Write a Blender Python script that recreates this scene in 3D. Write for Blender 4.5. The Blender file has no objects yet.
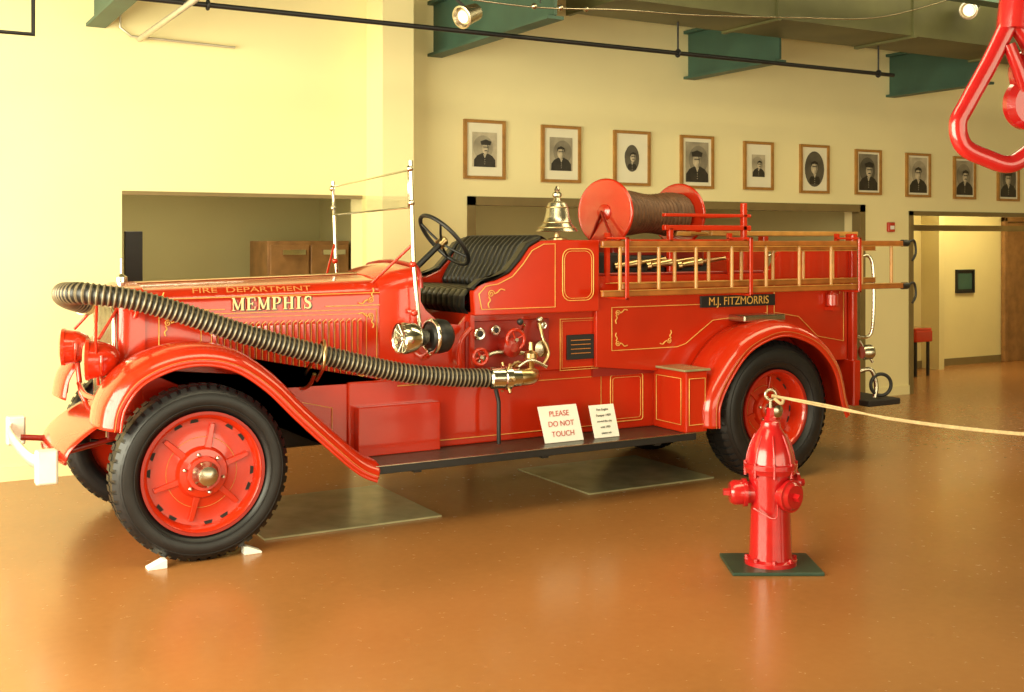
import bpy, bmesh, math, random
from mathutils import Vector, Matrix
random.seed(4)
scene = bpy.context.scene
try:
    scene.view_settings.view_transform = 'Standard'
    scene.view_settings.look = 'None'
except Exception:
    pass

# ------------------------------------------------------------------ materials
def mat(name, col, rough=0.5, metal=0.0, coat=0.0, var=0.0, scale=6.0, bump=0.0, emis=None, estr=0.0, trans=0.0, spec=0.5):
    m = bpy.data.materials.new(name); m.use_nodes = True
    nt = m.node_tree; b = nt.nodes['Principled BSDF']
    b.inputs['Base Color'].default_value = (*col, 1)
    b.inputs['Roughness'].default_value = rough
    b.inputs['Metallic'].default_value = metal
    b.inputs['Coat Weight'].default_value = coat
    b.inputs['Coat Roughness'].default_value = 0.06
    b.inputs['Specular IOR Level'].default_value = spec
    b.inputs['Transmission Weight'].default_value = trans
    if emis:
        b.inputs['Emission Color'].default_value = (*emis, 1)
        b.inputs['Emission Strength'].default_value = estr
    if var > 0 or bump > 0:
        tc = nt.nodes.new('ShaderNodeTexCoord')
        n = nt.nodes.new('ShaderNodeTexNoise')
        n.inputs['Scale'].default_value = scale
        n.inputs['Detail'].default_value = 6
        nt.links.new(tc.outputs['Object'], n.inputs['Vector'])
        if var > 0:
            r = nt.nodes.new('ShaderNodeValToRGB')
            r.color_ramp.elements[0].position = 0.3
            r.color_ramp.elements[1].position = 0.7
            r.color_ramp.elements[0].color = (*[c*(1-var) for c in col], 1)
            r.color_ramp.elements[1].color = (*[min(1, c*(1+var)) for c in col], 1)
            nt.links.new(n.outputs['Fac'], r.inputs['Fac'])
            nt.links.new(r.outputs['Color'], b.inputs['Base Color'])
        if bump > 0:
            bp = nt.nodes.new('ShaderNodeBump')
            bp.inputs['Strength'].default_value = bump
            bp.inputs['Distance'].default_value = 0.01
            nt.links.new(n.outputs['Fac'], bp.inputs['Height'])
            nt.links.new(bp.outputs['Normal'], b.inputs['Normal'])
    return m

RED = mat('red_enamel', (0.50, 0.022, 0.004), 0.20, coat=0.6, var=0.10, scale=2)
REDD = mat('red_enamel_deep', (0.28, 0.010, 0.004), 0.35, coat=0.3, var=0.05, scale=3)
GOLD = mat('gold_leaf', (0.80, 0.46, 0.11), 0.45, metal=0.2, var=0.15, scale=30)
GOLDW = mat('gold_leaf_bright', (0.95, 0.78, 0.40), 0.4, metal=0.1, var=0.05, scale=30)
GOLDD = mat('gold_leaf_worn', (0.55, 0.20, 0.04), 0.45, metal=0.2, var=0.2, scale=60)
CHROME = mat('chrome', (0.74, 0.71, 0.60), 0.16, metal=1.0, var=0.04, scale=8)
NICKEL = mat('aged_nickel', (0.52, 0.47, 0.36), 0.26, metal=1.0, var=0.15, scale=14)
BRASS = mat('brass', (0.58, 0.42, 0.21), 0.28, metal=1.0, var=0.12, scale=12)
RUBBER = mat('tyre_rubber', (0.008, 0.008, 0.009), 0.42, var=0.3, scale=14, bump=0.1)
HOSEB = mat('hose_rubber', (0.012, 0.010, 0.008), 0.4, var=0.3, scale=20)
HOSEW = mat('hose_wire', (0.19, 0.15, 0.09), 0.4, metal=0.3, var=0.2, scale=20)
LEATHER = mat('black_leather', (0.012, 0.011, 0.009), 0.36, var=0.2, scale=20, bump=0.15)
BLACK = mat('black_iron', (0.010, 0.010, 0.010), 0.45, var=0.2, scale=10)
DARK = mat('dark_underframe', (0.014, 0.010, 0.008), 0.7, var=0.2, scale=6)
WOOD = mat('ladder_varnish', (0.34, 0.11, 0.020), 0.3, coat=0.4, var=0.25, scale=9)
RUNG = mat('ladder_rung_wood', (0.50, 0.24, 0.055), 0.35, coat=0.3, var=0.2, scale=9)
WHITE = mat('white_card', (0.85, 0.83, 0.76), 0.6, var=0.02, scale=8)
STEEL = mat('steel_plate', (0.34, 0.30, 0.16), 0.22, metal=0.15, var=0.2, scale=5, bump=0.08)
RUN = mat('running_board_rubber', (0.03, 0.032, 0.022), 0.35, var=0.2, scale=30)
HOSEC = mat('canvas_hose', (0.14, 0.065, 0.03), 0.55, var=0.3, scale=18)
REDINK = mat('red_ink', (0.5, 0.06, 0.05), 0.6, var=0.02)
BLACKINK = mat('black_ink', (0.03, 0.03, 0.03), 0.6, var=0.02)
HYD = mat('hydrant_red', (0.46, 0.010, 0.012), 0.20, coat=0.6, var=0.08, scale=14, bump=0.14)
GREENP = mat('green_base_paint', (0.02, 0.05, 0.03), 0.4, var=0.2, scale=10)
ROPE = mat('rope_fibre', (0.50, 0.37, 0.19), 0.8, var=0.2, scale=60)
GLASS = mat('windshield_glass', (0.95, 0.97, 0.93), 0.02, trans=1.0, var=0.0)
LENS = mat('headlamp_glass', (0.5, 0.30, 0.18), 0.08, metal=0.6, coat=1.0, var=0.05)
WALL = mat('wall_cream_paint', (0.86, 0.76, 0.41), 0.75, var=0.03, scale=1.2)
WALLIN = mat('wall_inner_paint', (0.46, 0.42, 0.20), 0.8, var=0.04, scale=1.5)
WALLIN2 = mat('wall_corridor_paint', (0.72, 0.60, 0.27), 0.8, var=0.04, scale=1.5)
TEAL = mat('teal_steel', (0.04, 0.095, 0.065), 0.5, var=0.15, scale=3)
OLIVE = mat('olive_duct', (0.10, 0.10, 0.035), 0.5, var=0.35, scale=1.5)
CEIL = mat('ceiling_deck', (0.16, 0.155, 0.075), 0.8, var=0.1, scale=2)
DOORW = mat('door_wood', (0.30, 0.15, 0.05), 0.45, var=0.25, scale=7)
TRIM = mat('trim_brown', (0.20, 0.14, 0.05), 0.5, var=0.1, scale=5)
GLASSW = mat('added_window_frame', (0.5, 0.48, 0.4), 0.5, var=0.05)  # frame paint for the two added, unseen windows
GALV = mat('galvanised', (0.55, 0.5, 0.38), 0.4, metal=0.5, var=0.1, scale=10)
BUMP = mat('bumper_plating', (0.9, 0.88, 0.8), 0.3, metal=0.5, var=0.05, scale=8)

# polished stained concrete floor
FLOOR = bpy.data.materials.new('floor_stained_concrete'); FLOOR.use_nodes = True
nt = FLOOR.node_tree; b = nt.nodes['Principled BSDF']
tc = nt.nodes.new('ShaderNodeTexCoord')
n1 = nt.nodes.new('ShaderNodeTexNoise'); n1.inputs['Scale'].default_value = 0.6; n1.inputs['Detail'].default_value = 8
n2 = nt.nodes.new('ShaderNodeTexNoise'); n2.inputs['Scale'].default_value = 22; n2.inputs['Detail'].default_value = 8
mx = nt.nodes.new('ShaderNodeMix'); mx.data_type = 'FLOAT'; mx.inputs[0].default_value = 0.2
rp = nt.nodes.new('ShaderNodeValToRGB')
rp.color_ramp.elements[0].position = 0.32; rp.color_ramp.elements[0].color = (0.29, 0.120, 0.034, 1)
rp.color_ramp.elements[1].position = 0.70; rp.color_ramp.elements[1].color = (0.39, 0.170, 0.052, 1)
for n in (n1, n2): nt.links.new(tc.outputs['Object'], n.inputs['Vector'])
nt.links.new(n1.outputs['Fac'], mx.inputs[2]); nt.links.new(n2.outputs['Fac'], mx.inputs[3])
nt.links.new(mx.outputs[0], rp.inputs['Fac']); nt.links.new(rp.outputs['Color'], b.inputs['Base Color'])
mr = nt.nodes.new('ShaderNodeMapRange'); mr.inputs[3].default_value = 0.17; mr.inputs[4].default_value = 0.32
nt.links.new(n2.outputs['Fac'], mr.inputs[0]); nt.links.new(mr.outputs[0], b.inputs['Roughness'])
b.inputs['Specular IOR Level'].default_value = 0.55

# ------------------------------------------------------------------ helpers
PARENT = [None]
def group(name, loc):
    e = bpy.data.objects.new(name, None); e.location = loc
    e.empty_display_size = 0.2
    scene.collection.objects.link(e); PARENT[0] = e
    return e
def endgroup(): PARENT[0] = None
def link(o, m=None):
    scene.collection.objects.link(o)
    if m is not None: o.data.materials.append(m)
    p = PARENT[0]
    if p is not None:
        o.parent = p
        o.matrix_parent_inverse = Matrix.Translation(-Vector(p.location))
    return o
def mesh(name, vs, fs, m, bevel=0.0, smooth=False, angle=35, solid=0.0, sub=0):
    bm = bmesh.new()
    bv = [bm.verts.new(v) for v in vs]
    for f in fs:
        try: bm.faces.new([bv[i] for i in f])
        except ValueError: pass
    bmesh.ops.remove_doubles(bm, verts=bm.verts, dist=1e-6)
    bmesh.ops.recalc_face_normals(bm, faces=bm.faces)
    c = Vector((0, 0, 0))
    if len(bm.verts):
        mn = Vector([min(v.co[i] for v in bm.verts) for i in range(3)])
        mxx = Vector([max(v.co[i] for v in bm.verts) for i in range(3)])
        c = (mn+mxx)/2
        for v in bm.verts: v.co -= c
    me = bpy.data.meshes.new(name); bm.to_mesh(me); bm.free()
    if smooth:
        me.shade_smooth(); me.set_sharp_from_angle(angle=math.radians(angle))
    o = bpy.data.objects.new(name, me); o.location = c
    link(o, m)
    if solid:
        s = o.modifiers.new('solid', 'SOLIDIFY'); s.thickness = solid; s.offset = 0
    if bevel:
        bv = o.modifiers.new('bevel', 'BEVEL'); bv.width = bevel; bv.segments = 2; bv.limit_method = 'ANGLE'
    if sub:
        s = o.modifiers.new('sub', 'SUBSURF'); s.levels = sub; s.render_levels = sub
    return o
def boxes(name, bl, m, bevel=0.0):
    vs, fs = [], []
    for (x0, x1, y0, y1, z0, z1) in bl:
        k = len(vs)
        vs += [(x0,y0,z0),(x1,y0,z0),(x1,y1,z0),(x0,y1,z0),(x0,y0,z1),(x1,y0,z1),(x1,y1,z1),(x0,y1,z1)]
        for f in [(0,3,2,1),(4,5,6,7),(0,1,5,4),(1,2,6,5),(2,3,7,6),(3,0,4,7)]:
            fs.append(tuple(k+i for i in f))
    return mesh_nodouble(name, vs, fs, m, bevel)
def mesh_nodouble(name, vs, fs, m, bevel=0.0, smooth=False):
    xs = [v[0] for v in vs]; ys = [v[1] for v in vs]; zs = [v[2] for v in vs]
    c = Vector(((min(xs)+max(xs))/2, (min(ys)+max(ys))/2, (min(zs)+max(zs))/2))
    me = bpy.data.meshes.new(name)
    me.from_pydata([tuple(Vector(v)-c) for v in vs], [], fs); me.update()
    if smooth: me.shade_smooth(); me.set_sharp_from_angle(angle=math.radians(40))
    o = bpy.data.objects.new(name, me); o.location = c; link(o, m)
    if bevel:
        bv = o.modifiers.new('bevel', 'BEVEL'); bv.width = bevel; bv.segments = 2; bv.limit_method = 'ANGLE'
    return o
def box(name, x0, x1, y0, y1, z0, z1, m, bevel=0.0):
    return boxes(name, [(x0,x1,y0,y1,z0,z1)], m, bevel)
def prism(name, prof, y0, y1, m, bevel=0.0):
    n = len(prof)
    vs = [(p[0], y0, p[1]) for p in prof] + [(p[0], y1, p[1]) for p in prof]
    fs = [tuple(range(n)), tuple(range(2*n-1, n-1, -1))] + [(i, (i+1) % n, n+(i+1) % n, n+i) for i in range(n)]
    return mesh(name, vs, fs, m, bevel)
def basis(a):
    a = Vector(a).normalized()
    u = a.cross(Vector((0, 0, 1)))
    if u.length < 1e-3: u = Vector((1, 0, 0))
    u.normalize(); return a, u, a.cross(u).normalized()
def lathe(name, prof, origin, axis, m, seg=48, angle=35):
    a, u, v = basis(axis); o = Vector(origin)
    vs, fs = [], []
    for (r, h) in prof:
        for i in range(seg):
            t = 2*math.pi*i/seg
            vs.append(o + a*h + (u*math.cos(t)+v*math.sin(t))*r)
    for j in range(len(prof)-1):
        for i in range(seg):
            k = (i+1) % seg
            fs.append((j*seg+i, j*seg+k, (j+1)*seg+k, (j+1)*seg+i))
    if prof[0][0] > 0: fs.append(tuple(range(seg)))
    if prof[-1][0] > 0: fs.append(tuple((len(prof)-1)*seg+i for i in range(seg)))
    return mesh(name, vs, fs, m, smooth=True, angle=angle)
def ringlathe(name, prof, origin, axis, m, seg=48, angle=35):
    a, u, v = basis(axis); o = Vector(origin)
    vs, fs = [], []; n = len(prof)
    for (r, h) in prof:
        for i in range(seg):
            t = 2*math.pi*i/seg
            vs.append(o + a*h + (u*math.cos(t)+v*math.sin(t))*r)
    for j in range(n):
        jj = (j+1) % n
        for i in range(seg):
            k = (i+1) % seg
            fs.append((j*seg+i, j*seg+k, jj*seg+k, jj*seg+i))
    return mesh(name, vs, fs, m, smooth=True, angle=angle)
def torus(name, c, axis, R, r, m, seg=40, s2=10):
    return ringlathe(name, [(R+r*math.cos(2*math.pi*i/s2), r*math.sin(2*math.pi*i/s2)) for i in range(s2)], c, axis, m, seg, 60)
def cyl(name, p0, p1, r, m, r1=None, seg=24):
    p0 = Vector(p0); p1 = Vector(p1); d = (p1-p0)
    return lathe(name, [(r, 0), (r if r1 is None else r1, d.length)], p0, d, m, seg)
def ball(name, c, r, m, sc=(1, 1, 1)):
    bm = bmesh.new(); bmesh.ops.create_uvsphere(bm, u_segments=24, v_segments=14, radius=r)
    for v in bm.verts: v.co = Vector((v.co.x*sc[0], v.co.y*sc[1], v.co.z*sc[2]))
    me = bpy.data.meshes.new(name); bm.to_mesh(me); bm.free(); me.shade_smooth()
    o = bpy.data.objects.new(name, me); o.location = c; return link(o, m)
def catmull(pts, n=8, closed=False):
    P = [Vector(p) for p in pts]; out = []
    N = len(P); rng = range(N if closed else N-1)
    for i in rng:
        if closed: p0, p1, p2, p3 = P[(i-1) % N], P[i], P[(i+1) % N], P[(i+2) % N]
        else: p0, p1, p2, p3 = P[max(i-1, 0)], P[i], P[i+1], P[min(i+2, N-1)]
        for k in range(n):
            t = k/n
            out.append(0.5*((2*p1)+(p2-p0)*t+(2*p0-5*p1+4*p2-p3)*t*t+(3*p1-p0-3*p2+p3)*t**3))
    if not closed: out.append(P[-1].copy())
    return out
def tube(name, pts, r, m, closed=False, smooth=0, res=3):
    if smooth: pts = catmull(pts, smooth, closed)
    cu = bpy.data.curves.new(name, 'CURVE'); cu.dimensions = '3D'
    sp = cu.splines.new('POLY'); sp.points.add(len(pts)-1)
    for p, q in zip(sp.points, pts): p.co = (q[0], q[1], q[2], 1)
    sp.use_cyclic_u = closed; cu.bevel_depth = r; cu.bevel_resolution = res; cu.use_fill_caps = True
    o = bpy.data.objects.new(name, cu); return link(o, m)
def sweep(name, pts, rf, m, seg=18, m2=None, sel=None):
    P = [Vector(p) for p in pts]; L = [0]
    for i in range(1, len(P)): L.append(L[-1]+(P[i]-P[i-1]).length)
    vs, fs, mi = [], [], []
    t0 = (P[1]-P[0]).normalized(); _, u, v = basis(t0)
    for i, p in enumerate(P):
        t = (P[min(i+1, len(P)-1)]-P[max(i-1, 0)]).normalized()
        u = (u - t*u.dot(t)).normalized(); v = t.cross(u)
        for k in range(seg):
            a = 2*math.pi*k/seg
            vs.append(p+(u*math.cos(a)+v*math.sin(a))*rf(L[i]))
    for i in range(len(P)-1):
        for k in range(seg):
            fs.append((i*seg+k, i*seg+(k+1) % seg, (i+1)*seg+(k+1) % seg, (i+1)*seg+k))
            mi.append(1 if (sel and sel((L[i]+L[i+1])/2)) else 0)
    o = mesh_nodouble(name, vs, fs, m, 0, True)
    if m2:
        o.data.materials.append(m2)
        for p_, x in zip(o.data.polygons, mi): p_.material_index = x
    return o
def resample(pts, step):
    P = [Vector(p) for p in pts]; out = [P[0]]; acc = 0
    for i in range(1, len(P)):
        a, c = P[i-1], P[i]; d = (c-a).length; s = step-acc
        while s <= d:
            out.append(a+(c-a)*(s/d)); s += step
        acc = (acc+d) % step
    return out
def text(name, body, loc, rot, size, m, ext=0.001, sx=1.0, align='CENTER', off=0.0):
    cu = bpy.data.curves.new(name, 'FONT'); cu.body = body; cu.size = size
    cu.extrude = ext; cu.align_x = align; cu.align_y = 'CENTER'; cu.offset = off
    o = bpy.data.objects.new(name, cu); o.location = loc; o.rotation_euler = rot; o.scale = (sx, 1, 1)
    return link(o, m)
def stripe(name, pts, y, r=0.0035, closed=True, smooth=0, m=None):
    return tube(name, [(p[0], y, p[1]) for p in pts], r, m or GOLD, closed, smooth, 1)
def rrect(x0, x1, z0, z1, r=0.03):
    out = []
    for cx, cz, a0 in ((x1-r, z1-r, 0), (x0+r, z1-r, 90), (x0+r, z0+r, 180), (x1-r, z0+r, 270)):
        for k in range(5):
            a = math.radians(a0+k*22.5)
            out.append((cx+r*math.cos(a), cz+r*math.sin(a)))
    return out
def scroll(name, cx, cz, y, s, fx=1, fz=1):
    pts = []
    for k in range(26):
        a = k/25*math.pi*3.2; r = s*.8*(1-k/30)
        pts.append((cx+fx*(r*math.cos(a)), cz+fz*(r*math.sin(a))))
    stripe(name, pts, y, 0.0028, False)
    stripe(name+'_leaf', [(cx+fx*s*.8, cz), (cx+fx*s*1.5, cz+fz*s*.3), (cx+fx*s*2.2, cz+fz*s*.9), (cx+fx*s*3.2, cz+fz*s*.7)], y, 0.004, False, 6)
    stripe(name+'_leaf2', [(cx-fx*s*.6, cz-fz*s*.6), (cx-fx*s*.2, cz-fz*s*1.3), (cx-fx*s*.7, cz-fz*s*2.0), (cx-fx*s*.5, cz-fz*s*2.8)], y, 0.004, False, 6)

LET = {
 'M': (1.0, [(.12,0,.12,1,.07),(.12,1,.48,.08,.17),(.48,.08,.82,1,.07),(.84,0,.84,1,.19),(0,.03,.26,.03,.06),(.66,.03,1.0,.03,.06),(0,.97,.2,.97,.06),(.8,.97,1.0,.97,.06)]),
 'E': (.78, [(.2,0,.2,1,.2),(0,.03,.72,.03,.07),(0,.97,.72,.97,.07),(.2,.5,.52,.5,.07),(.70,0,.70,.27,.06),(.70,.73,.70,1,.06),(.52,.37,.52,.63,.06)]),
 'P': (.78, [(.2,0,.2,1,.2),(0,.03,.42,.03,.06),(0,.97,.48,.97,.07),(.46,.97,.62,.9,.12),(.62,.93,.66,.72,.18),(.66,.76,.6,.55,.16),(.62,.58,.45,.48,.1),(.48,.48,.2,.48,.07)]),
 'H': (.95, [(.18,0,.18,1,.19),(.72,0,.72,1,.19),(.2,.5,.72,.5,.07),(0,.03,.36,.03,.06),(.54,.03,.9,.03,.06),(0,.97,.36,.97,.06),(.54,.97,.9,.97,.06)]),
 'I': (.50, [(.2,0,.2,1,.2),(0,.03,.4,.03,.06),(0,.97,.4,.97,.06)]),
 'S': (.72, [(.6,.70,.57,.98,.07),(.58,.90,.40,.98,.08),(.42,.98,.2,.93,.1),(.22,.95,.11,.78,.16),(.10,.82,.2,.6,.18),(.14,.64,.52,.40,.2),(.46,.44,.57,.2,.18),(.58,.25,.46,.05,.16),(.5,.06,.3,.02,.1),(.33,.02,.1,.1,.08),(.06,.0,.08,.32,.07)]),
}
def serif(name, word, x0, z0, h, wscale, y, m):
    vs, fs = [], []; x = x0
    j = 0
    for ch in word:
        w, st = LET[ch]
        for (a, c, d, e, t) in st:
            p = Vector((x+a*h*wscale, z0+c*h)); q = Vector((x+d*h*wscale, z0+e*h))
            dr = (q-p).normalized(); nn = Vector((-dr.y, dr.x))*(t*h*.5)
            k = len(vs); j += 1; yy = y-.00012*(j % 7)
            for s in (p+nn, p-nn, q-nn, q+nn): vs.append((s.x, yy, s.y))
            fs.append((k, k+1, k+2, k+3))
        x += (w+.14)*h*wscale
    mesh_nodouble(name, vs, fs, m)
    return x

# ------------------------------------------------------------------ room
YW = 9.0
CZ = 4.5
XL, XR, YF, YB = -2.5, 17.0, -4.0, 13.0
box('floor', XL-0.3, XR+0.3, YF-0.3, YB+0.3, -0.2, 0.0, FLOOR)
box('ceiling', XL-0.3, XR+0.3, YF-0.3, YB+0.3, CZ, CZ+0.15, CEIL)
boxes('wall_back', [(XL, 1.74, YW, YW+.25, 0, CZ), (3.70, 4.74, YW, YW+.25, 0, CZ), (9.61, 10.40, YW, YW+.25, 0, CZ),
                    (15.2, XR, YW, YW+.25, 0, CZ), (1.74, 3.70, YW, YW+.25, 2.12, CZ), (4.74, 9.61, YW, YW+.25, 2.10, CZ),
                    (10.40, 15.2, YW, YW+.25, 2.06, CZ)], WALL)
box('wall_pilaster', 3.74, 4.02, YW-.34, YW, 0, CZ, WALL)
boxes('wall_left', [(XL-.25, XL, YF, 1.5, 0, CZ), (XL-.25, XL, 8.2, YB, 0, CZ), (XL-.25, XL, 1.5, 8.2, 0, .35), (XL-.25, XL, 1.5, 8.2, 3.7, CZ)], WALL)
box('wall_right', XR, XR+.25, YF, YB, 0, CZ, WALL)
boxes('wall_front', [(XL, -1.5, YF-.25, YF, 0, CZ), (9.5, XR, YF-.25, YF, 0, CZ), (-1.5, 9.5, YF-.25, YF, 3.5, CZ), (-1.5, 9.5, YF-.25, YF, 0, 0.3)], WALL)
boxes('added_window_left', [(XL-.15, XL-.08, y-.03, y+.03, .35, 3.7) for y in (1.53, 3.2, 4.85, 6.5, 8.17)] + [(XL-.15, XL-.08, 1.5, 8.2, z-.03, z+.03) for z in (.38, 1.5, 2.6, 3.67)], GLASSW)  # unseen window frame, added around the left daylight area lamp
boxes('added_window_front', [(x-.04, x+.04, YF-.18, YF-.1, .3, 3.5) for x in (-1.46, .7, 2.9, 5.1, 7.3, 9.46)] + [(-1.5, 9.5, YF-.18, YF-.1, z-.03, z+.03) for z in (.33, 1.4, 2.4, 3.47)], GLASSW)  # unseen window frame, added to dress the fill lamp behind the camera
boxes('trim_1', [(1.74, 3.70, YW-.012, YW+.03, 2.095, 2.125)], TRIM)
boxes('trim_2', [(4.70, 4.78, YW-.02, YW+.1, 0, 2.14), (4.70, 9.65, YW-.02, YW+.1, 2.06, 2.14), (9.57, 9.65, YW-.02, YW+.1, 0, 2.14)], TRIM)
boxes('trim_3', [(10.36, 10.42, YW-.02, YW+.05, 0, 2.08), (10.36, 15.2, YW-.02, YW+.05, 2.03, 2.08), (10.45, 15.2, YW+.45, YW+.52, 1.86, 1.93)], TRIM)
boxes('baseboard_back', [(XL, 1.74, YW-.015, YW, 0, .1), (9.65, 10.36, YW-.015, YW, 0, .1)], WALL)
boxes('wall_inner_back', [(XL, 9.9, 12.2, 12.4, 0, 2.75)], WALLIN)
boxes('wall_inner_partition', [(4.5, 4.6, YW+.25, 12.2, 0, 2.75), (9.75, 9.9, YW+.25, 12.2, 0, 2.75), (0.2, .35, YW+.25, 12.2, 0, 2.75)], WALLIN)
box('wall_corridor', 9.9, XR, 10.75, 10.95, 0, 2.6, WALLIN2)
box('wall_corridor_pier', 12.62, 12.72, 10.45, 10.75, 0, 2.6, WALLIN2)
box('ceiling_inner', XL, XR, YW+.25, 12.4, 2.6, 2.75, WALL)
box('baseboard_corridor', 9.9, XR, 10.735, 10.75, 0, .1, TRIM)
boxes('door_1', [(14.35, 15.15, 10.69, 10.735, 0, 2.0), (14.27, 14.34, 10.67, 10.735, 0, 2.08), (15.16, 15.23, 10.67, 10.735, 0, 2.08), (14.27, 15.23, 10.67, 10.735, 2.01, 2.08)], DOORW, .008)
group('wooden_cabinet', (4.0, 11.5, 0))
box('carcass', 3.58, 4.46, 11.2, 11.8, 0, 1.74, DOORW, .01)
for i, (a, c) in enumerate(((3.60, 4.01), (4.03, 4.44))):
    box('door_%d' % i, a, c, 11.17, 11.2, .08, 1.70, DOORW, .008)
    box('handle_%d' % i, a+.12, a+.36, 11.13, 11.17, 1.60, 1.65, CHROME)
endgroup()
group('display_board', (1.9, 9.7, 0))
box('panel', 1.86, 2.00, 9.5, 9.54, .3, 1.82, BLACK, .005)
boxes('feet', [(1.86, 1.9, 9.4, 9.64, 0, .3), (1.96, 2.0, 9.4, 9.64, 0, .3)], BLACK)
endgroup()
def picture(name, x, y, z, w, h, kind=0):
    g = group(name, (x, y, z))
    f = .028
    boxes('frame', [(x-w/2, x+w/2, y-.03, y, z+h/2-f, z+h/2), (x-w/2, x+w/2, y-.03, y, z-h/2, z-h/2+f),
                    (x-w/2, x-w/2+f, y-.03, y, z-h/2+f, z+h/2-f), (x+w/2-f, x+w/2, y-.03, y, z-h/2+f, z+h/2-f)], FRAME if kind < 90 else BLACK)
    box('mat_board', x-w/2+f, x+w/2-f, y-.012, y-.002, z-h/2+f, z+h/2-f, MATB if kind < 90 else BLACK)
    return g
FRAME = mat('picture_frame_wood', (0.36, 0.17, 0.035), 0.35, var=0.2, scale=12)
MATB = mat('picture_mat', (0.80, 0.75, 0.55), 0.7, var=0.02)
TONES = [mat('sepia_%d' % i, (c, c*.86, c*.58), 0.5, var=0.35, scale=7) for i, c in enumerate((.48, .34, .22, .10))]
INKD = mat('print_dark', (0.028, 0.022, 0.014), 0.5, var=0.4, scale=16)
SKINP = mat('print_face', (0.50, 0.42, 0.28), 0.5, var=0.35, scale=22)
def flat(name, pts, y, m, th=.002):
    return prism(name, pts, y, y+th, m)
def ell(cx, cz, a, b_, n=24):
    return [(cx+a*math.cos(2*math.pi*k/n), cz+b_*math.sin(2*math.pi*k/n)) for k in range(n)]
XS = [4.87, 5.68, 6.49, 7.29, 8.10, 8.89, 9.70, 10.50, 11.29, 12.08, 12.88, 13.68]
sizes = [(.42,.53),(.43,.53),(.43,.53),(.42,.53),(.40,.50),(.42,.52),(.40,.50),(.40,.50),(.38,.50),(.40,.5),(.40,.5),(.40,.5)]
styles = ['rect','rect','oval','big','small','bigoval','big','big','big','big','big','big']
for i, X in enumerate(XS):
    z = 2.56-.0125*(X-4.87); w, h = sizes[i]
    picture('framed_portrait', X, YW, z, w, h, i)
    st = styles[i]; y = YW-.016
    pw, ph = {'rect': (.25, .31), 'oval': (.17, .26), 'big': (.29, .40), 'small': (.18, .23), 'bigoval': (.28, .38)}[st]
    pic = ell(X, z, pw/2, ph/2) if 'oval' in st else [(X-pw/2, z-ph/2), (X+pw/2, z-ph/2), (X+pw/2, z+ph/2), (X-pw/2, z+ph/2)]
    ti = [0, 1, 3, 1, 0, 3, 2, 0, 1, 2, 1, 0][i]
    flat('print', pic, y, TONES[ti])
    s = ph/.34
    dx = .008*(-1)**i
    flat('backdrop_shade', ell(X-dx*2, z+.02*s, min(pw*.42, .11*s), .12*s), y-.001, TONES[min(3, ti+1)])
    k = 1.2
    sh = [(X-.10*s*k, z-.17*s), (X-.098*s*k, z-.10*s), (X-.07*s*k, z-.06*s), (X-.03*s, z-.035*s), (X+.03*s, z-.035*s), (X+.07*s*k, z-.06*s), (X+.098*s*k, z-.10*s), (X+.10*s*k, z-.17*s)]
    if 'oval' in st: sh = [(X-.06*s, z-.145*s), (X-.07*s, z-.10*s), (X-.05*s, z-.07*s), (X+.05*s, z-.07*s), (X+.07*s, z-.10*s), (X+.06*s, z-.145*s)]
    flat('shoulders', sh, y-.002, INKD)
    flat('collar', [(X-.018*s, z-.045*s), (X, z-.085*s), (X+.018*s, z-.045*s)], y-.004, TONES[0])
    flat('face', ell(X+dx, z+.012*s, .042*s, .058*s), y-.006, SKINP)
    flat('face_shade', [(X+dx+.01*s, z+.06*s), (X+dx+.04*s, z+.03*s), (X+dx+.036*s, z-.02*s), (X+dx+.01*s, z-.045*s), (X+dx+.02*s, z)], y-.0075, TONES[2])
    flat('brow', [(X+dx-.028*s, z+.02*s), (X+dx+.028*s, z+.02*s), (X+dx+.026*s, z+.028*s), (X+dx-.026*s, z+.028*s)], y-.009, INKD)
    if i % 2 == 0: flat('moustache', [(X+dx-.022*s, z-.016*s), (X+dx+.022*s, z-.016*s), (X+dx+.01*s, z-.006*s), (X+dx-.01*s, z-.006*s)], y-.009, INKD)
    for q in range(3): flat('button_%d' % q, ell(X, z-(.10+.02*q)*s, .004*s, .004*s, 6), y-.004, TONES[0])
    if i % 3 == 0:
        flat('cap', [(X+dx-.05*s, z+.045*s), (X+dx+.05*s, z+.045*s), (X+dx+.06*s, z+.08*s), (X+dx, z+.1*s), (X+dx-.06*s, z+.08*s)], y-.010, INKD)
    else:
        flat('hair', [(X+dx-.045*s, z+.02*s), (X+dx-.033*s, z+.045*s), (X+dx, z+.05*s), (X+dx+.033*s, z+.045*s), (X+dx+.045*s, z+.02*s), (X+dx+.042*s, z+.062*s), (X+dx, z+.08*s), (X+dx-.042*s, z+.062*s)], y-.010, INKD)
    endgroup()
picture('framed_picture', 13.5, 10.75, 1.17, .38, .33, 99)
box('print', 13.36, 13.64, 10.735, 10.745, 1.06, 1.28, TEAL); endgroup()
group('red_side_table', (11.85, 10.2, 0))
box('table_top', 11.70, 12.0, 10.05, 10.4, .58, .62, RED, .01)
box('cloth', 11.69, 12.01, 10.04, 10.41, .44, .59, RED, .02)
boxes('legs', [(a, a+.03, c, c+.03, 0, .5) for a in (11.72, 11.95) for c in (10.07, 10.35)], BLACK); endgroup()
group('fire_alarm_box', (10.05, YW, 1.9)); box('body', 10.0, 10.10, YW-.04, YW, 1.84, 1.95, RED, .01); box('face', 10.02, 10.08, YW-.045, YW-.04, 1.87, 1.91, WHITE); endgroup()

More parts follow.
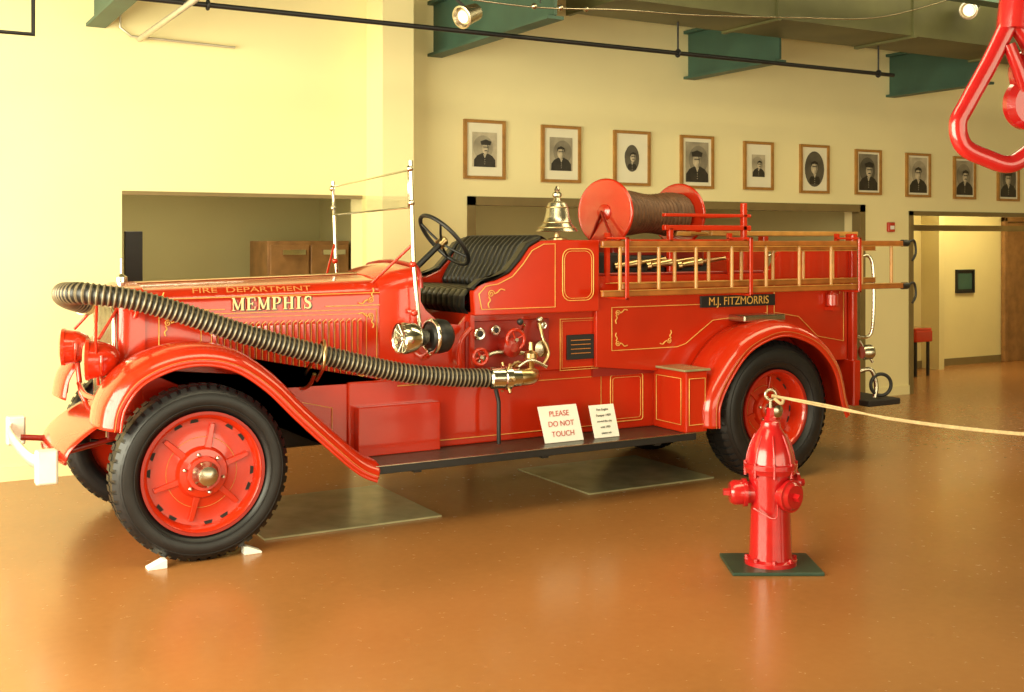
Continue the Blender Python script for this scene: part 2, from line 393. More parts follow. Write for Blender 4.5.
# overhead structure
for i, X in enumerate((1.55, 4.38, 7.2, 10.06, 12.9)):
    ye = 7.0 if i < 2 else 7.70
    boxes('beam_bracket' if i == 0 else 'beam_bracket.%03d' % i,
          [(X-.012, X+.012, ye, YW, 3.38, 3.80), (X-.07, X+.07, ye, YW, 3.35, 3.375), (X-.07, X+.07, ye, YW, 3.80, 3.83)], TEAL)
XD = (4.94, 6.54, 8.14, 9.74, 11.34, 12.94, 14.54)
boxes('ceiling_duct', [(x, x+1.56, 7.0, 7.66, 3.56, 4.05) for x in XD] + [(x-.04, x, 6.98, 7.68, 3.54, 4.07) for x in XD], OLIVE)
boxes('ceiling_rail', [(4.9, XR-.1, 8.5, 8.6, 3.95, 4.1), (5.5, XR-.1, 6.3, 6.45, 3.75, 3.95)], TEAL)
boxes('ceiling_joist', [(x, x+.06, YF, YW, 4.28, CZ) for x in (-1, .4, 1.8, 3.2, 4.6, 6, 7.4, 8.8, 10.2, 11.6, 13, 14.4)], TEAL)
group('sprinkler_pipe', (5, 7.52, 3.3))
tube('pipe', [(-2.4, 7.52, 3.3), (8.45, 7.52, 3.3)], .018, BLACK)
for i, x in enumerate((.9, 2.0, 5.9, 8.25)):
    tube('hanger_%d' % i, [(x, 7.52, 3.28), (x, 7.52, 4.45 if i < 2 else 3.56)], .008, BLACK)
    torus('clamp_%d' % i, (x, 7.52, 3.3), (1, 0, 0), .028, .010, BLACK, 16, 6)
endgroup()
group('ceiling_pipe', (0, 7.52, 3.05))
tube('pipe', [(-2.4, 7.52, 3.01), (.93, 7.52, 3.01), (.93, 7.52, 4.45)], .016, BLACK); endgroup()
group('conduit_pipe', (2, 8.9, 3.2))
tube('conduit', [(1.72, 8.96, 4.4), (1.72, 8.96, 3.36), (1.80, 8.96, 3.30), (2.6, 8.96, 3.28)], .010, GALV)
tube('branch', [(1.86, 8.95, 3.28), (1.86, 6.8, 3.28), (1.86, 6.8, 4.4)], .024, GALV)
endgroup()
def spot_lamp(loc, d):
    group('track_light', loc); L = Vector(loc); d = Vector(d).normalized()
    lathe('housing', [(.02, -.18), (.06, -.15), (.072, 0), (.082, .01), (.07, .012), (.055, -.02)], L, d, NICKEL, 24)
    lathe('lens', [(.0, -.005), (.045, -.004)], L, d, LAMP, 24)
    tube('stem', [L-d*.1, (L.x-.05, L.y, L.z+.12), (L.x-.05, L.y, CZ)], .012, BLACK)
    endgroup()
LAMP = mat('lamp_lens', (.5, .4, .3), .2, emis=(1, .8, .5), estr=1.6)
spot_lamp((3.62, 7.0, 3.29), (-.8, -.3, -.35))
spot_lamp((8.60, 6.80, 3.80), (-.7, -.3, -.2))
group('track_cable', (5, 6.9, 3.5))
tube('cable', [(3.62, 7.0, 3.42), (4.2, 6.92, 3.40), (4.9, 6.9, 3.45), (5.6, 6.9, 3.48), (6.6, 6.9, 3.56), (7.6, 6.9, 3.66), (8.6, 6.8, 3.95)], .006, NICKEL, smooth=6)
for i in range(3): ball('connector_%d' % i, (4.15+.22*i, 6.92, 3.405+.012*i), .022, NICKEL)
tube('support_rod', [(4.2, 6.92, 3.43), (4.2, 6.92, CZ)], .005, BLACK)
endgroup()

# ------------------------------------------------------------------ fire engine
YC = 7.05
group('fire_engine', (4.0, YC, 0))

def wheel(tag, cx, yo, R, W, rd, sgn, deep):
    ax = Vector((0, sgn, 0)); c = Vector((cx, yo-sgn*W/2, R))
    h = W/2
    ri = rd+.005
    tyre = [(ri, h*.62), (ri+.03, h*.86), (ri+.35*(R-ri), h), (ri+.62*(R-ri), h), (ri+.84*(R-ri), h*.9), (R-.012, h*.68), (R-.004, h*.4), (R-.002, 0),
            (R-.004, -h*.4), (R-.012, -h*.68), (ri+.84*(R-ri), -h*.9), (ri+.62*(R-ri), -h), (ri+.35*(R-ri), -h), (ri+.03, -h*.86), (ri, -h*.62)]
    ringlathe('tyre_'+tag, tyre, c, ax, RUBBER, 72, 50)
    vs, fs = [], []
    N = 54
    for i in range(N):
        for side in (-1, 1):
            a = 2*math.pi*(i+(0.5 if side > 0 else 0))/N; da = math.pi/N*.62
            k = len(vs)
            for aa in (a-da, a+da):
                for (r, hh) in ((R-.03, h*.93), (R+.001, h*.66), (R+.001, h*.12), (R-.03, h*.12)):
                    vs.append(c+ax*(side*hh)+Vector((math.cos(aa), 0, math.sin(aa)))*r)
            fs += [(k, k+1, k+2, k+3), (k+7, k+6, k+5, k+4), (k, k+4, k+5, k+1), (k+1, k+5, k+6, k+2), (k+2, k+6, k+7, k+3)]
    mesh('tread_'+tag, vs, fs, RUBBER)
    for q, rr in enumerate((ri+.30*(R-ri), ri+.72*(R-ri))):
        torus('sidewall_ring_%s_%d' % (tag, q), c+ax*(h*(.985 if q == 0 else .955)), ax, rr, .003, RUBBER, 64, 6)
    d = h*.55-deep
    lathe('wheel_disc_'+tag, [(rd+.012, d-.06), (rd+.012, h*.80), (rd-.004, h*.84), (rd-.018, h*.72), (rd-.03, d+.004), (rd*.80, d), (rd*.45, d+.02), (rd*.40, d+.05), (rd*.30, d+.055), (rd*.28, d+.075), (0, d+.075)], c, ax, RED, 64)
    ringlathe('rim_lip_'+tag, [(rd+.016, h*.78), (rd+.016, h*.88), (rd-.0, h*.88), (rd-.006, h*.78)], c, ax, REDD, 64)
    lathe('hub_cap_'+tag, [(rd*.22, d+.06), (rd*.22, d+.10), (rd*.17, d+.125), (rd*.16, d+.15), (rd*.06, d+.165), (0, d+.165)], c, ax, NICKEL, 32)
    torus('hub_stripe_'+tag, c+ax*(d+.012), ax, rd*.60, .002, GOLDD, 48, 6)
    for i in range(6):
        a = math.pi/3*i+.3
        e = Vector((math.cos(a), 0, math.sin(a))); t = Vector((-math.sin(a), 0, math.cos(a)))
        o = []
        for (rr, ww) in ((rd*.36, .040), (rd*.84, .026)):
            for hh in (d-.005, d+.034 if rr < rd*.5 else d+.02):
                for s_ in (-1, 1): o.append(c+e*rr+t*(ww*s_*.5)+ax*hh)
        mesh('spoke_%s_%d' % (tag, i), o, [(0, 1, 3, 2), (4, 6, 7, 5), (0, 4, 5, 1), (2, 3, 7, 6), (0, 2, 6, 4), (1, 5, 7, 3)], RED, .004)
        for q in (-1, 1):
            a2 = a+q*.36; e2 = Vector((math.cos(a2), 0, math.sin(a2))); t2 = Vector((-math.sin(a2), 0, math.cos(a2)))
            p = c+e2*rd*.85+ax*(d+.003)
            mesh('slot_%s_%d_%d' % (tag, i, q), [p-t2*.024, p+t2*.024, p+t2*.018+e2*.018, p-t2*.018+e2*.018], [(0, 1, 2, 3)], DARK, solid=.004)
        p = c+(e*math.cos(.5)+t*math.sin(.5))*rd*.335+ax*(d+.054)
        lathe('lug_%s_%d' % (tag, i), [(.011, 0), (.011, .014), (.005, .02), (0, .02)], p, ax, NICKEL, 6)

wheel('front_near', 1.634, 6.20, .478, .23, .322, -1, 0.03)
wheel('front_far', 1.62, 7.90, .478, .23, .322, 1, 0.03)
wheel('rear_near', 5.78, 6.20, .51, .27, .285, -1, 0.09)
wheel('rear_far', 5.78, 7.90, .51, .27, .285, 1, 0.09)
cyl('axle_front', (1.634, 6.4, .475), (1.634, 7.7, .475), .035, BLACK)
cyl('axle_rear', (5.78, 6.4, .5), (5.78, 7.7, .5), .06, BLACK)
ball('differential', (5.78, YC, .5), .17, BLACK)
boxes('frame_rail', [(1.22, 7.0, 6.72, 6.78, .62, .76), (1.22, 7.0, 7.32, 7.38, .62, .76)], REDD, .008)
boxes('underbody', [(1.6, 3.2, 6.85, 7.25, .45, .80), (3.2, 5.2, 6.92, 7.18, .45, .62)], DARK, .03)
for y, tg in ((6.75, 'n'), (7.35, 'f')):
    for cx in (1.634, 5.78):
        for k in range(4):
            L = .5-.09*k
            tube('leaf_spring_%s_%d_%d' % (tg, int(cx), k), [(cx-L, y, .62-.018*k+0), (cx, y, .55-.02*k), (cx+L, y, .62-.018*k)], .012, BLACK, smooth=6)

def fender(tag, path, y_in, y_out):
    P = catmull([(p[0], 0, p[1]) for p in path], 6)
    cs = [(0, -.01), (.25, .012), (.5, .022), (.72, .018), (.88, .002), (.97, -.025), (1.0, -.06), (1.0, -.085)]
    vs, fs = [], []; n = len(cs); edge = []; st = []
    for i, p in enumerate(P):
        t = (P[min(i+1, len(P)-1)]-P[max(0, i-1)]).normalized(); nn = Vector((-t.z, 0, t.x))
        for (s, o) in cs:
            q = p+nn*o; vs.append((q.x, y_in+(y_out-y_in)*s, q.z))
        q = p-nn*.085; edge.append((q.x, y_out, q.z))
        q = p-nn*.055; st.append((q.x, y_out+(.006 if y_out > YC else -.006), q.z))
    for i in range(len(P)-1):
        for k in range(n-1): fs.append((i*n+k, i*n+k+1, (i+1)*n+k+1, (i+1)*n+k))
    mesh('fender_'+tag, vs, fs, RED, smooth=True, angle=60, solid=.008)
    tube('fender_bead_'+tag, edge, .009, RED)
    tube('fender_stripe_'+tag, st, .0020, GOLDD, res=1)
ffp = [(1.10, .76), (1.13, .90), (1.24, 1.05), (1.43, 1.14), (1.634, 1.16), (1.83, 1.11), (2.02, .98), (2.2, .80), (2.4, .61), (2.56, .47), (2.66, .42)]
fender('front_near', ffp, 6.62, 6.16)
fender('front_far', ffp, 7.48, 7.94)
# curved red apron between the frame horns, ahead of the radiator
ap = catmull([(1.34, 0, .78), (1.22, 0, .75), (1.10, 0, .68), (1.01, 0, .60), (.98, 0, .53)], 5)
vs, fs = [], []
ny = 12
for p in ap:
    for j in range(ny+1):
        u = j/ny; yy = 6.60+u*.90; bow = .04*(1-(2*u-1)**2)
        vs.append((p.x-bow*(1.34-p.x)/.36, yy, p.z))
for i in range(len(ap)-1):
    for j in range(ny):
        a = i*(ny+1)+j; fs.append((a, a+1, a+ny+2, a+ny+1))
mesh('front_apron', vs, fs, RED, smooth=True, angle=60, solid=.008)
tube('front_apron_bead', [vs[(len(ap)-1)*(ny+1)+j] for j in range(ny+1)], .010, RED)
a_ = [(5.11, .44), (5.12, .62)] + [(5.80+.66*math.cos(math.radians(t)), .50+.64*math.sin(math.radians(t))) for t in (150, 125, 100, 80, 55, 30, 5)] + [(6.50, .46)]
fender('rear_near', a_, 6.58, 6.16)
fender('rear_far', a_, 7.52, 7.94)
for y0, y1, tg in ((6.62, 6.64, 'near'), (7.46, 7.48, 'far')):
    prism('splash_apron_'+tg, [(1.42, .66), (1.38, 1.02), (1.634, 1.13), (1.85, 1.06), (2.15, .83), (2.62, .42), (2.9, .42), (2.9, .86), (2.0, .86), (1.9, .66)], y0, y1, RED)
    prism('rear_inner_arch_'+tg, [(5.12, .5), (5.2, .85), (5.45, 1.08), (5.8, 1.13), (6.15, 1.06), (6.4, .8), (6.45, .5)], y0+.02 if tg == 'near' else y0-.02, y1+.02 if tg == 'near' else y1-.02, DARK)

for y0, y1, tg in ((6.20, 6.62, 'near'), (7.48, 7.90, 'far')):
    box('running_board_'+tg, 2.62, 5.0, y0, y1, .385, .415, RUN, .005)
    ye = y0-.006 if tg == 'near' else y1-.006
    box('running_board_edge_'+tg, 2.60, 5.02, ye, ye+.012, .372, .424, BLACK, .003)
    box('running_board_trim_'+tg, 2.60, 5.02, ye-.004, ye+.016, .418, .424, NICKEL, .001)
boxes('board_bracket', [(x, x+.05, 6.24, 7.86, .35, .385) for x in (2.9, 3.8, 4.7)], BLACK)
box('side_sill', 2.62, 5.1, 6.6, 7.5, .415, .87, RED, .01)

def section(x, hw, zb, zs, zt, n=6):
    near = [(x, YC-hw, zb), (x, YC-hw-.004, (zb+zs)/2), (x, YC-hw, zs-.02)]
    arc = []
    rx = .11
    for k in range(1, n+1):
        a = math.pi/2*k/n
        arc.append((x, YC-hw+rx*(1-math.cos(a)), zs-.02+(zt-.025-zs+.02)*math.sin(a)))
    crown = [(x, YC-(hw-rx)*.5, zt-.007), (x, YC, zt)]
    half = near+arc+crown
    other = [(p[0], 2*YC-p[1], p[2]) for p in reversed(half[:-1])]
    return half+other
def loft(name, secs, m, cap=True, bevel=0):
    n = len(secs[0]); vs = [v for s in secs for v in s]; fs = []
    for i in range(len(secs)-1):
        for k in range(n): fs.append((i*n+k, i*n+(k+1) % n, (i+1)*n+(k+1) % n, (i+1)*n+k))
    if cap: fs += [tuple(range(n)), tuple((len(secs)-1)*n+k for k in range(n))]
    return mesh(name, vs, fs, m, smooth=True, angle=40, bevel=bevel)
loft('hood', [section(1.42, .345, .84, 1.40, 1.49), section(2.1, .355, .84, 1.41, 1.505), section(2.86, .375, .84, 1.42, 1.525)], RED)
loft('hood_sill', [section(1.36, .37, .74, .83, .85), section(2.9, .39, .74, .83, .85)], RED)
loft('radiator_shell', [section(1.28, .345, .72, 1.38, 1.46), section(1.31, .362, .72, 1.41, 1.50), section(1.42, .362, .72, 1.41, 1.505)], RED)
loft('radiator_core', [section(1.265, .29, .80, 1.33, 1.40), section(1.29, .29, .80, 1.33, 1.40)], GALV)
boxes('radiator_fins', [(1.252, 1.266, YC-.28+i*.04, YC-.274+i*.04, .82, 1.36) for i in range(15)], CHROME)
tube('radiator_rim', [(1.262, p[1], p[2]) for p in section(1.27, .295, .79, 1.335, 1.41)], .012, CHROME, True)
lathe('radiator_cap', [(.035, 0), (.035, .03), (.02, .04), (.008, .05), (.008, .14), (0, .145)], (1.36, YC, 1.50), (0, 0, 1), CHROME, 20)
loft('cowl', [section(2.86, .38, .84, 1.42, 1.53), section(2.95, .43, .84, 1.44, 1.575), section(3.06, .47, .84, 1.46, 1.60), section(3.10, .475, .84, 1.46, 1.60)], RED)
box('dash_panel', 3.10, 3.112, YC-.42, YC+.42, 1.0, 1.50, BLACK)
tube('cowl_rim', [(3.105, p[1], p[2]) for p in section(3.1, .48, .9, 1.465, 1.61)][2:-2], .012, REDD)
for i in range(4):
    lathe('dash_dial_%d' % i, [(.045, 0), (.045, .015), (.035, .018), (0, .016)], (3.112, YC-.25+.16*i, 1.38), (1, 0, 0), CHROME, 20)
tube('hood_hinge', [(1.42, YC, 1.495), (2.86, YC, 1.53)], .008, BRASS)
def hoody(x): return YC-(.345+.03*(x-1.42)/1.44)-.006
vs, fs = [], []
for i in range(25):
    x = 1.80+i*.038; y = hoody(x)
    k = len(vs)
    for z, s in ((.90, 0), (.915, 1), (1.235, 1), (1.25, 0)):
        vs += [(x, y+.004, z), (x+.022, y-.017*s, z), (x+.028, y+.004, z)]
    for j in range(3):
        a = k+3*j
        fs += [(a, a+3, a+4, a+1), (a+1, a+4, a+5, a+2)]
    fs += [(k, k+1, k+2), (k+9, k+11, k+10)]
mesh('hood_louvers', vs, fs, RED)
for i in range(25):
    x = 1.80+i*.038; y = hoody(x)
    tube('louver_line_%d' % i, [(x+.001, y-.003, .905), (x+.001, y-.003, 1.245), (x+.02, y-.014, 1.262)], .0024, GOLD, res=1)
def hs(name, pts, r=.0035, closed=True, smooth=0):
    tube(name, [(p[0], hoody(p[0])-.002, p[1]) for p in pts], r, GOLD, closed, smooth, 1)
hs('hood_stripe_1', [(1.50, .87), (2.84, .87), (2.84, 1.315), (1.50, 1.315)])
hs('hood_stripe_2', [(1.74, .885), (2.77, .885), (2.77, 1.29), (1.74, 1.29)], .0025)
hs('hood_stripe_3', [(1.46, 1.34), (1.88, 1.34)], .003, False)
hs('hood_stripe_3b', [(2.50, 1.34), (2.86, 1.34)], .003, False)
hs('hood_stripe_4', [(1.46, 1.408), (2.86, 1.418)], .003, False)
for nm, cx, cz, fx, fz in (('a', 1.55, 1.27, 1, 1), ('b', 1.55, .92, 1, -1), ('c', 2.80, 1.27, -1, 1), ('d', 2.80, .92, -1, -1), ('e', 2.80, 1.375, -1, -1), ('f', 1.54, 1.375, 1, -1)):
    scroll('hood_scroll_'+nm, cx, cz, hoody(cx)-.003, .026, fx, fz)
serif('lettering_memphis_shadow', 'MEMPHIS', 1.926, 1.326, .076, 1.0, hoody(2.17)-.0035, BLACKINK)
serif('lettering_memphis', 'MEMPHIS', 1.918, 1.331, .076, 1.0, hoody(2.17)-.0055, GOLDW)
text('lettering_fire_department', 'FIRE  DEPARTMENT', (2.05, YC-.352, 1.453), (math.radians(62), 0, 0), .048, GOLDD, sx=1.75)
for i in range(3):
    box('hood_latch_%d' % i, 1.62+i*.5, 1.66+i*.5, hoody(2)-.02, hoody(2), .80, .88, BRASS, .004)

# headlamps
for tg, y in (('near', 6.62), ('far', 7.48)):
    lathe('headlamp_'+tg, [(0, .16), (.03, .155), (.07, .13), (.095, .08), (.105, .02), (.11, 0)], (1.11, y, 1.09), (1, -.25, 0), RED, 32)
    lathe('headlamp_rim_'+tg, [(.11, .0), (.115, .0), (.115, -.02), (.100, -.025)], (1.11, y, 1.09), (1, -.25, 0), RED, 32)
    lathe('headlamp_lens_'+tg, [(.100, -.021), (.08, -.034), (0, -.042)], (1.11, y, 1.09), (1, -.25, 0), LENS, 32)
    tube('headlamp_post_'+tg, [(1.18, y, .99), (1.20, y, .80), (1.24, y + (.1 if tg == 'near' else -.1), .70)], .016, RED)
    tube('lamp_fork_'+tg, [(1.17, y, .99), (1.15, y-.12, 1.05), (1.15, y-.125, 1.12)], .010, RED, smooth=4)
tube('headlamp_bar', [(1.19, 6.62, .86), (1.16, YC, .84), (1.19, 7.48, .86)], .016, RED, smooth=6)
tube('lamp_stay_1', [(1.16, 6.64, 1.2), (1.28, 6.75, 1.36)], .009, RED)
tube('lamp_stay_2', [(1.16, 7.46, 1.2), (1.28, 7.35, 1.36)], .009, RED)
# bumper
P = catmull([(.84, 6.42, .575), (.80, 6.60, .575), (.79, YC, .575), (.80, 7.55, .575), (.84, 7.74, .575)], 6); vs = []; fs = []
for p in P: vs += [(p.x, p.y, p.z-.035), (p.x-.008, p.y, p.z), (p.x, p.y, p.z+.035)]
for k in range(len(P)-1):
    a = 3*k; fs += [(a, a+1, a+4, a+3), (a+1, a+2, a+5, a+4)]
mesh('bumper_bar', vs, fs, BUMP, smooth=True, solid=.012)
boxes('bumper_end', [(.80, .91, 6.36, 6.44, .47, .65), (.80, .91, 7.70, 7.78, .47, .65)], BUMP, .012)
tube('bumper_arm_near', [(.84, 6.75, .575), (.96, 6.75, .56), (1.25, 6.75, .62)], .018, REDD)
tube('bumper_arm_far', [(.84, 7.35, .575), (.96, 7.35, .56), (1.25, 7.35, .62)], .018, REDD)

# windshield
for tg, y in (('near', 6.40), ('far', 7.72)):
    zt = 2.24 if tg == 'near' else 2.17
    tube('windshield_post_'+tg, [(3.02, y, 1.12), (2.97, y, 1.6), (2.95, y, zt)], .014, CHROME)
    for k, z in enumerate((1.30, 1.60, 1.98, zt-.05)):
        ball('post_knuckle_%s_%d' % (tg, k), (2.975-.02*k/2, y, z), .022, RED if k < 2 else CHROME)
    tube('post_bracket_'+tg, [(3.0, y, 1.30), (3.03, y+(.2 if tg == 'near' else -.2), 1.30)], .014, CHROME)
    tube('post_stay_'+tg, [(2.96, y, 1.72), (2.80, y+(.25 if tg == 'near' else -.25), 1.48)], .009, RED)
tube('windshield_frame', [(2.95, 6.42, 1.95), (2.95, 7.70, 1.93), (2.945, 7.70, 2.13), (2.945, 6.42, 2.18)], .008, CHROME, True)
mesh('windshield_glass', [(2.944, 6.43, 1.955), (2.944, 7.69, 1.935), (2.944, 7.69, 2.125), (2.944, 6.43, 2.175), (2.948, 6.43, 1.955), (2.948, 7.69, 1.935), (2.948, 7.69, 2.125), (2.948, 6.43, 2.175)],
     [(0, 1, 2, 3), (7, 6, 5, 4), (0, 4, 5, 1), (1, 5, 6, 2), (2, 6, 7, 3), (3, 7, 4, 0)], GLASS)
sc = Vector((3.38, 6.80, 1.75)); sa = Vector((.62, 0, .55)).normalized()
torus('steering_wheel', sc, sa, .215, .014, BLACK, 48, 10)
_, su, sv = basis(sa)
for k in range(4):
    a = math.pi/4+math.pi/2*k; e = su*math.cos(a)+sv*math.sin(a)
    tube('steering_spoke_%d' % k, [sc-sa*.03, sc-sa*.02+e*.1, sc+e*.215], .008, BLACK, smooth=4)
lathe('steering_hub', [(.035, -.05), (.035, 0), (.02, .015), (0, .015)], sc, sa, BRASS, 20)
tube('steering_column', [sc, sc-sa*.62], .02, BLACK)
tube('control_lever', [(3.2, 7.0, 1.0), (3.27, 7.0, 1.5)], .012, BLACK); ball('lever_knob', (3.27, 7.0, 1.52), .028, BLACK)

# body core
cabp = [(3.08, .87), (3.08, 1.40), (3.14, 1.30), (3.24, 1.22), (3.38, 1.20), (3.45, 1.28), (4.44, 1.28), (5.1, 1.28), (5.1, .87)]
prism('cab_side', cabp, 6.58, 6.60, RED)
prism('cab_side_far', cabp, 7.50, 7.52, RED)
box('cab_floor', 3.08, 3.5, 6.6, 7.5, .87, .92, BLACK)
box('seat_box', 3.46, 5.1, 6.6, 7.5, .87, 1.28, RED)
box('seat_riser', 3.44, 3.47, 6.54, 7.56, .92, 1.28, RED)
sp = [(3.45, 1.26), (3.44, 1.42), (3.50, 1.475), (3.60, 1.485), (3.71, 1.53), (3.79, 1.61), (3.86, 1.70), (3.95, 1.745), (4.08, 1.75), (4.42, 1.75), (4.42, 1.26)]
prism('seat_side_near', sp, 6.50, 6.56, RED, .008)
prism('seat_side_far', sp, 7.54, 7.60, RED, .008)
prism('seat_back_box', [(3.98, 1.26), (3.98, 1.70), (4.03, 1.745), (4.42, 1.745), (4.42, 1.26)], 6.54, 7.56, RED, .01)
stripe('seat_stripe_1', [(3.50, 1.30), (3.48, 1.40), (3.53, 1.45), (3.62, 1.462), (3.73, 1.51), (3.81, 1.59), (3.88, 1.68), (3.97, 1.722), (4.06, 1.725), (4.06, 1.30)], 6.497)
stripe('seat_stripe_2', rrect(4.12, 4.37, 1.34, 1.69, .06), 6.497)
stripe('seat_stripe_3', rrect(4.135, 4.355, 1.355, 1.675, .055), 6.497, .002)
scroll('seat_scroll', 3.57, 1.40, 6.496, .032)
def grid(name, f, nu, nv, m, solid=0):
    vs = [f(i/nu, j/nv) for i in range(nu+1) for j in range(nv+1)]
    fs = [(i*(nv+1)+j, (i+1)*(nv+1)+j, (i+1)*(nv+1)+j+1, i*(nv+1)+j+1) for i in range(nu) for j in range(nv)]
    return mesh(name, vs, fs, m, smooth=True, angle=80, solid=solid)
def backf(u, v):
    y = 6.57+u*.96
    pl = abs(math.sin(u*math.pi*14))**.5*.03
    prof = [(3.76, 1.36), (3.74, 1.46), (3.80, 1.58), (3.87, 1.70), (3.93, 1.765), (4.0, 1.775), (4.05, 1.745)]
    k = v*(len(prof)-1); i = min(int(k), len(prof)-2); t = k-i
    x = prof[i][0]*(1-t)+prof[i+1][0]*t; z = prof[i][1]*(1-t)+prof[i+1][1]*t
    tuft = (1-abs(math.sin(v*math.pi*3))**.5)*.012 if 0.05 < v < .7 else 0
    return (x-pl+tuft, y, z+pl*.4)
grid('seat_back_cushion', backf, 140, 24, LEATHER)
def cushf(u, v):
    y = 6.565+u*.97; pl = abs(math.sin(u*math.pi*12))**.5*.014
    prof = [(3.44, 1.27), (3.41, 1.31), (3.41, 1.38), (3.44, 1.42), (3.52, 1.435), (3.68, 1.43), (3.82, 1.40)]
    k = v*(len(prof)-1); i = min(int(k), len(prof)-2); t = k-i
    x = prof[i][0]*(1-t)+prof[i+1][0]*t; z = prof[i][1]*(1-t)+prof[i+1][1]*t
    return (x-pl*.6*(1-v), y, z+pl*v)
grid('seat_cushion', cushf, 120, 18, LEATHER)
apd = [(3.44, 1.42), (3.50, 1.478), (3.60, 1.49), (3.71, 1.535), (3.79, 1.615), (3.86, 1.705), (3.95, 1.752), (3.95, 1.775), (3.84, 1.73), (3.76, 1.63), (3.69, 1.555), (3.60, 1.51), (3.49, 1.495), (3.42, 1.44)]
prism('arm_pad', apd, 6.495, 6.58, LEATHER, .01)
prism('arm_pad_far', apd, 7.53, 7.61, LEATHER, .01)

# bell
bc = (4.19, 6.68, 1.75)
lathe('bell_stand', [(.07, 0), (.07, .012), (.02, .02), (.016, .06), (0, .06)], bc, (0, 0, 1), BRASS, 24)
lathe('bell', [(.0, .27), (.03, .268), (.062, .255), (.076, .22), (.084, .16), (.102, .11), (.140, .07), (.146, .06), (.134, .058), (.10, .10), (.08, .15), (.05, .24)], bc, (0, 0, 1), NICKEL, 40)
lathe('bell_top', [(.03, .265), (.02, .29), (.034, .305), (.034, .32), (.015, .335), (.02, .35), (.010, .37), (0, .375)], bc, (0, 0, 1), NICKEL, 24)
for z, r in ((.085, .129), (.12, .10), (.225, .077)): torus('bell_ring_%d' % int(z*1000), (bc[0], bc[1], bc[2]+z), (0, 0, 1), r, .004, BRASS, 32, 6)
ball('bell_clapper', (bc[0], bc[1], bc[2]+.07), .022, BRASS)

# hose body
hbp = [(4.42, .87), (4.42, 1.50), (5.95, 1.50), (6.02, 1.53), (6.1, 1.66), (6.2, 1.70), (6.84, 1.70), (6.84, .80), (5.1, .80)]
prism('hose_body_near', hbp, 6.54, 6.58, RED, .006)
prism('hose_body_far', hbp, 7.52, 7.56, RED, .006)
box('hose_body_floor', 4.42, 6.84, 6.58, 7.52, .80, 1.30, REDD)
box('hose_body_tail', 6.82, 6.86, 6.54, 7.56, .60, 1.45, RED, .006)
tube('body_top_rail', [(4.45, 6.56, 1.51), (5.95, 6.56, 1.51)], .012, REDD)
boxes('tail_post', [(6.84, 6.90, 6.50, 6.58, .45, 1.80), (6.84, 6.90, 7.52, 7.60, .45, 1.80)], RED, .01)
stripe('body_stripe_1', [(4.55, .98), (4.55, 1.28), (5.12, 1.28), (5.98, 1.28), (5.98, 1.20), (5.45, 1.16), (5.2, 1.0), (5.12, .98)], 6.537)
stripe('body_stripe_2', [(6.05, 1.2), (6.05, 1.45), (6.78, 1.45), (6.78, .95), (6.5, 1.0), (6.3, 1.16)], 6.537)
stripe('body_stripe_3', [(4.50, 1.45), (6.0, 1.45)], 6.537, closed=False)
for nm, cx, cz, fx, fz in (('a', 4.60, 1.03, 1, -1), ('b', 5.05, 1.03, -1, -1), ('c', 6.72, 1.40, -1, 1), ('d', 4.60, 1.24, 1, 1)):
    scroll('body_scroll_'+nm, cx, cz, 6.536, .026, fx, fz)
box('name_plate', 5.33, 6.05, 6.525, 6.54, 1.255, 1.34, BLACK, .003)
text('name_plate_text', 'M.J. FITZMORRIS', (5.69, 6.521, 1.297), (math.pi/2, 0, 0), .085, GOLD, sx=.95)
box('body_locker', 5.60, 6.00, 6.36, 6.54, 1.15, 1.20, NICKEL, .01)
box('side_locker', 4.95, 5.14, 6.22, 6.60, .415, .84, RED, .01)
box('locker_tread', 4.93, 5.16, 6.21, 6.60, .84, .855, STEEL, .003)
stripe('locker_stripe', [(4.975, .47), (5.115, .47), (5.115, .79), (4.975, .79)], 6.216)
tube('locker_front_stripe', [(4.945, 6.27, .47), (4.945, 6.55, .47), (4.945, 6.55, .79), (4.945, 6.27, .79)], .0035, GOLD, True, res=1)
stripe('panel_stripe_1', rrect(4.58, 4.86, .47, .80, .02), 6.597)
stripe('panel_stripe_2', rrect(4.60, 4.84, .49, .78, .02), 6.597, .002)
stripe('panel_stripe_3', [(4.15, .86), (4.46, .86), (4.46, 1.21), (4.15, 1.21)], 6.577)
stripe('panel_stripe_4', [(4.165, .875), (4.445, .875), (4.445, 1.195), (4.165, 1.195)], 6.577, .002)
box('builder_plate', 4.20, 4.42, 6.565, 6.58, .93, 1.10, BLACK, .003)
for i, z in enumerate((1.06, 1.03, 1.0, .97)): box('plate_text_%d' % i, 4.23, 4.39, 6.562, 6.566, z, z+.005, GOLDD)
stripe('sill_stripe', [(3.25, .46), (4.5, .46), (4.5, .80), (3.9, .80)], 6.597, .003, False)
stripe('sill_stripe_2', [(2.95, .83), (3.4, .83)], 6.597, .004, False)
box('step_box', 2.66, 3.22, 6.53, 6.60, .415, .72, RED, .006)
stripe('front_panel_stripe', [(2.20, .80), (2.52, .72), (2.52, .58), (2.42, .62)], 6.612, .003)

